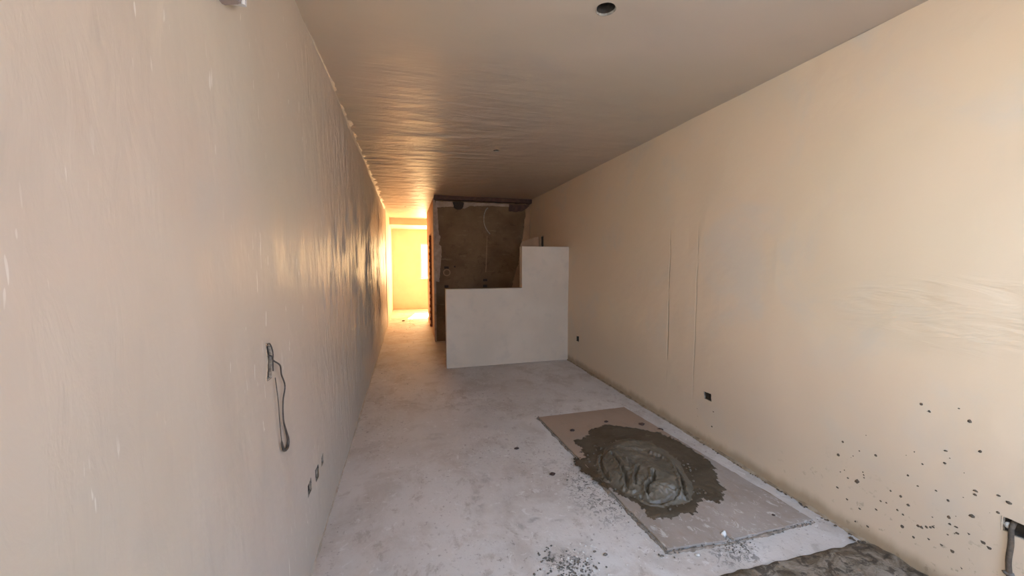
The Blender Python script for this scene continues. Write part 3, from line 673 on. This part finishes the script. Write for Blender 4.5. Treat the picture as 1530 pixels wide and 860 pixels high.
# uncountable grit
def grit(name, label, spots, mat, cat='grit'):
    bm = bmesh.new(); k = 0
    for (cx, cy, rx, ry, n, smin, smax, z) in spots:
        for _ in range(n):
            x, y = random.gauss(cx, rx), random.gauss(cy, ry)
            if not (XL + .02 < x < XR - .02 and y < 12): continue
            s = random.uniform(smin, smax); lump_geo(bm, (x, y, z + s * .2), (s, s * random.uniform(.6, 1.5)), .6, k); k += 1
    o = obj(name, bm, mat); return tag(o, label, cat, None, 'stuff')
edge = [(1.275 + (2.233 - 1.275) * t, 1.57 - .037 * t - .012, .05, .010, 10, .002, .007, 0) for t in [k / 12 for k in range(13)]]
grit('dark_grit', 'dark grit along the edges of the mixing sheet and around the mortar',
     edge + [(1.66, 1.50, .06, .03, 90, .0012, .005, 0), (1.13, 2.25, .06, .14, 80, .0012, .0045, 0), (1.22, 1.95, .05, .1, 60, .0012, .005, 0), (0.74, 1.58, .07, .05, 170, .002, .007, 0), (0.66, 1.70, .02, .03, 25, .003, .008, 0)]
     + [(1.19 + .085 * t, 3.3 - 1.73 * t, .012, .05, 8, .002, .006, 0) for t in [k / 12 for k in range(13)]], crumb_grey)
grit('pale_grit', 'pale plaster grit scattered over the floor', [(1.15, 2.0, .1, .25, 70, .002, .005, 0), (0.75, 1.58, .08, .07, 60, .003, .007, 0), (0.6, 2.6, .5, .7, 90, .0015, .0035, 0), (0.2, 6.5, .3, 1.6, 70, .003, .008, 0), (0.0, 9.2, .2, .8, 40, .005, .012, 0)], crumb_white)
grit('base_debris', 'brown debris heaped along the foot of the right wall in the lower right corner', [(2.31, 1.2, .02, .10, 70, .004, .014, .004), (2.30, 1.31, .03, .02, 30, .004, .012, .004), (2.33, 1.8, .006, .35, 90, .003, .008, 0), (2.335, 2.9, .004, .6, 60, .002, .006, 0)], splat_mat, 'debris')
def shade_strip(name, label, path, size, mat):  # raised dark strip standing in for the shadow gap at the sheet's edge
    bm = bmesh.new(); rings = []
    for i in range(len(path) - 1):
        a, b = Vector(path[i]), Vector(path[i + 1]); n = int((b - a).length / .012); t = (b - a).normalized(); nn = Vector((-t.y, t.x))
        for k in range(n + 1):
            p = a.lerp(b, k / n); q = size * max(.12, .55 + 1.3 * noise.noise(Vector((p.x * 11, p.y * 11, 3))) + .6 * noise.noise(Vector((p.x * 45, p.y * 45, 3))))
            rings.append([bm.verts.new((p.x + nn.x * w_ * q, p.y + nn.y * w_ * q, h_)) for w_, h_ in ((-1.5, -.006), (-.7, q * .45), (.3, q * .6), (1.3, -.006))])
    for a, b in zip(rings, rings[1:]):
        for j in range(3): bm.faces.new((a[j], a[j + 1], b[j + 1], b[j]))
    return tag(obj(name, bm, mat, None, True), label, 'shade_strip', None, 'stuff')
shade_strip('edge_shade', 'thin dark strip painting the shadow gap along the left and near edges of the large sheet', [(1.178, 3.32), (1.264, 1.60), (1.268, 1.558), (1.62, 1.524), (2.24, 1.522), (2.247, 1.60)], .009, shade_mat)
shade_strip('edge_shade', 'faint brown strip painting the shadow gap along the edge of the large sheet facing the right wall', [(2.247, 1.62), (2.235, 1.80), (2.18, 2.35)], .006, band_mat)
# rubble behind: sheet scrap in the far sun patch
crumb('rubble_lump', 'small rubble lump on the corridor floor beside the sunlit patch', 'rubble', (-0.13, 9.85, 0), .035, crumb_grey, seed=21, parts=4, flat=.4)

# ------------------------------------------------------------------ splatter on the right wall
pts = [(1.16, .823, 5), (1.13, .799, 4), (1.034, .85, 3), (.999, .806, 6), (1.477, .486, 5), (1.495, .4, 6), (1.322, .486, 5), (1.065, .64, 4), (.96, .69, 4), (1.064, .582, 4), (1.139, .537, 3), (1.397, .3, 8), (1.602, .244, 5), (1.618, .199, 5),
       (1.488, .211, 6), (1.188, .453, 4), (1.086, .438, 4), (.963, .511, 5), (.965, .494, 4), (.899, .531, 4), (.87, .518, 6), (1.044, .417, 4), (1.438, .172, 6), (1.304, .201, 5), (1.377, .158, 5), (1.336, .087, 7), (1.195, .185, 7), (1.137, .231, 5), (1.125, .231, 5),
       (1.037, .342, 5), (.967, .395, 7), (1.032, .313, 4), (1.011, .314, 5), (1.094, .253, 4), (1.15, .162, 5), (1.162, .111, 6), (1.097, .193, 5), (1.053, .198, 5), (.971, .309, 5), (.93, .304, 8), (.911, .292, 7), (1.017, .195, 7), (1.122, .114, 6), (.983, .143, 7), (.966, .247, 5),
       (.897, .459, 4), (1.005, .288, 6), (1.245, .071, 5), (1.393, .076, 5), (1.832, .252, 5), (1.941, .277, 4), (2.015, .45, 5), (1.179, .308, 5), (1.21, .333, 4), (2.399, .296, 8), (2.392, .280, 6), (2.41, .17, 6), (2.17, .21, 6)]
for k in range(70):
    y = random.triangular(.78, 1.7, .9); z = random.triangular(.03, .5, .08); pts.append((y, z, random.uniform(1.5, 4.5)))
for k in range(40): pts.append((random.uniform(.75, 2.6), random.uniform(.05, .9), random.uniform(1.0, 2.2)))
bm = bmesh.new()
for k, (y, z, s) in enumerate(pts):
    s *= .0013; lump_geo(bm, (XR + 0.001, y, z), (s * 1.25, s * random.uniform(.8, 1.3)), .3, k, axis='x')
tag(obj('mortar_splatter', bm, splat_mat, None, True), 'dark dried mortar specks spattered low on the right wall', 'splatter', None, 'stuff')

# pipe stub and cable dropping from the broken box at the right edge
t = tag(empty('conduit', (XR, .85, .42)), 'bent grey-brown conduit dropping from the broken box at the right edge', 'conduit')
tube('pipe', [(.03, 0.01, .02), (.005, .006, .012), (-.006, .005, -.01), (-.007, .002, -.07), (-.007, .004, -.14), (-.007, -.004, -.22), (-.006, -.004, -.30), (-.006, 0, -.405)], 0.0085, splat_mat, t, 10)
bm = bmesh.new(); lump_geo(bm, (-.006, .0, -.19), (.012, .018), .8, 3, ico=2); obj('mortar_dab', bm, crumb_grey, t, True)
bm = bmesh.new(); lump_geo(bm, (.012, .02, .0), (.012, .012), 1, 6, ico=2); obj('plaster_dab', bm, crumb_white, t, True)

# ------------------------------------------------------------------ outside: ground and a low wall so the openings look onto something
bm = bmesh.new(); add_box(bm, -14, 14, YF + .25, YF + 26, -.4, -.15); add_box(bm, -14, 14, -26, YR - .21, -.4, -.10)
struct(obj('ground', bm, conc_mat))
bm = bmesh.new(); add_box(bm, -4, 6, YR - .2, YF + .2, H + .32, 15)       # unseen block added over the room to keep sun off the rear ground
struct(obj('sun_block', bm, cream_mat))
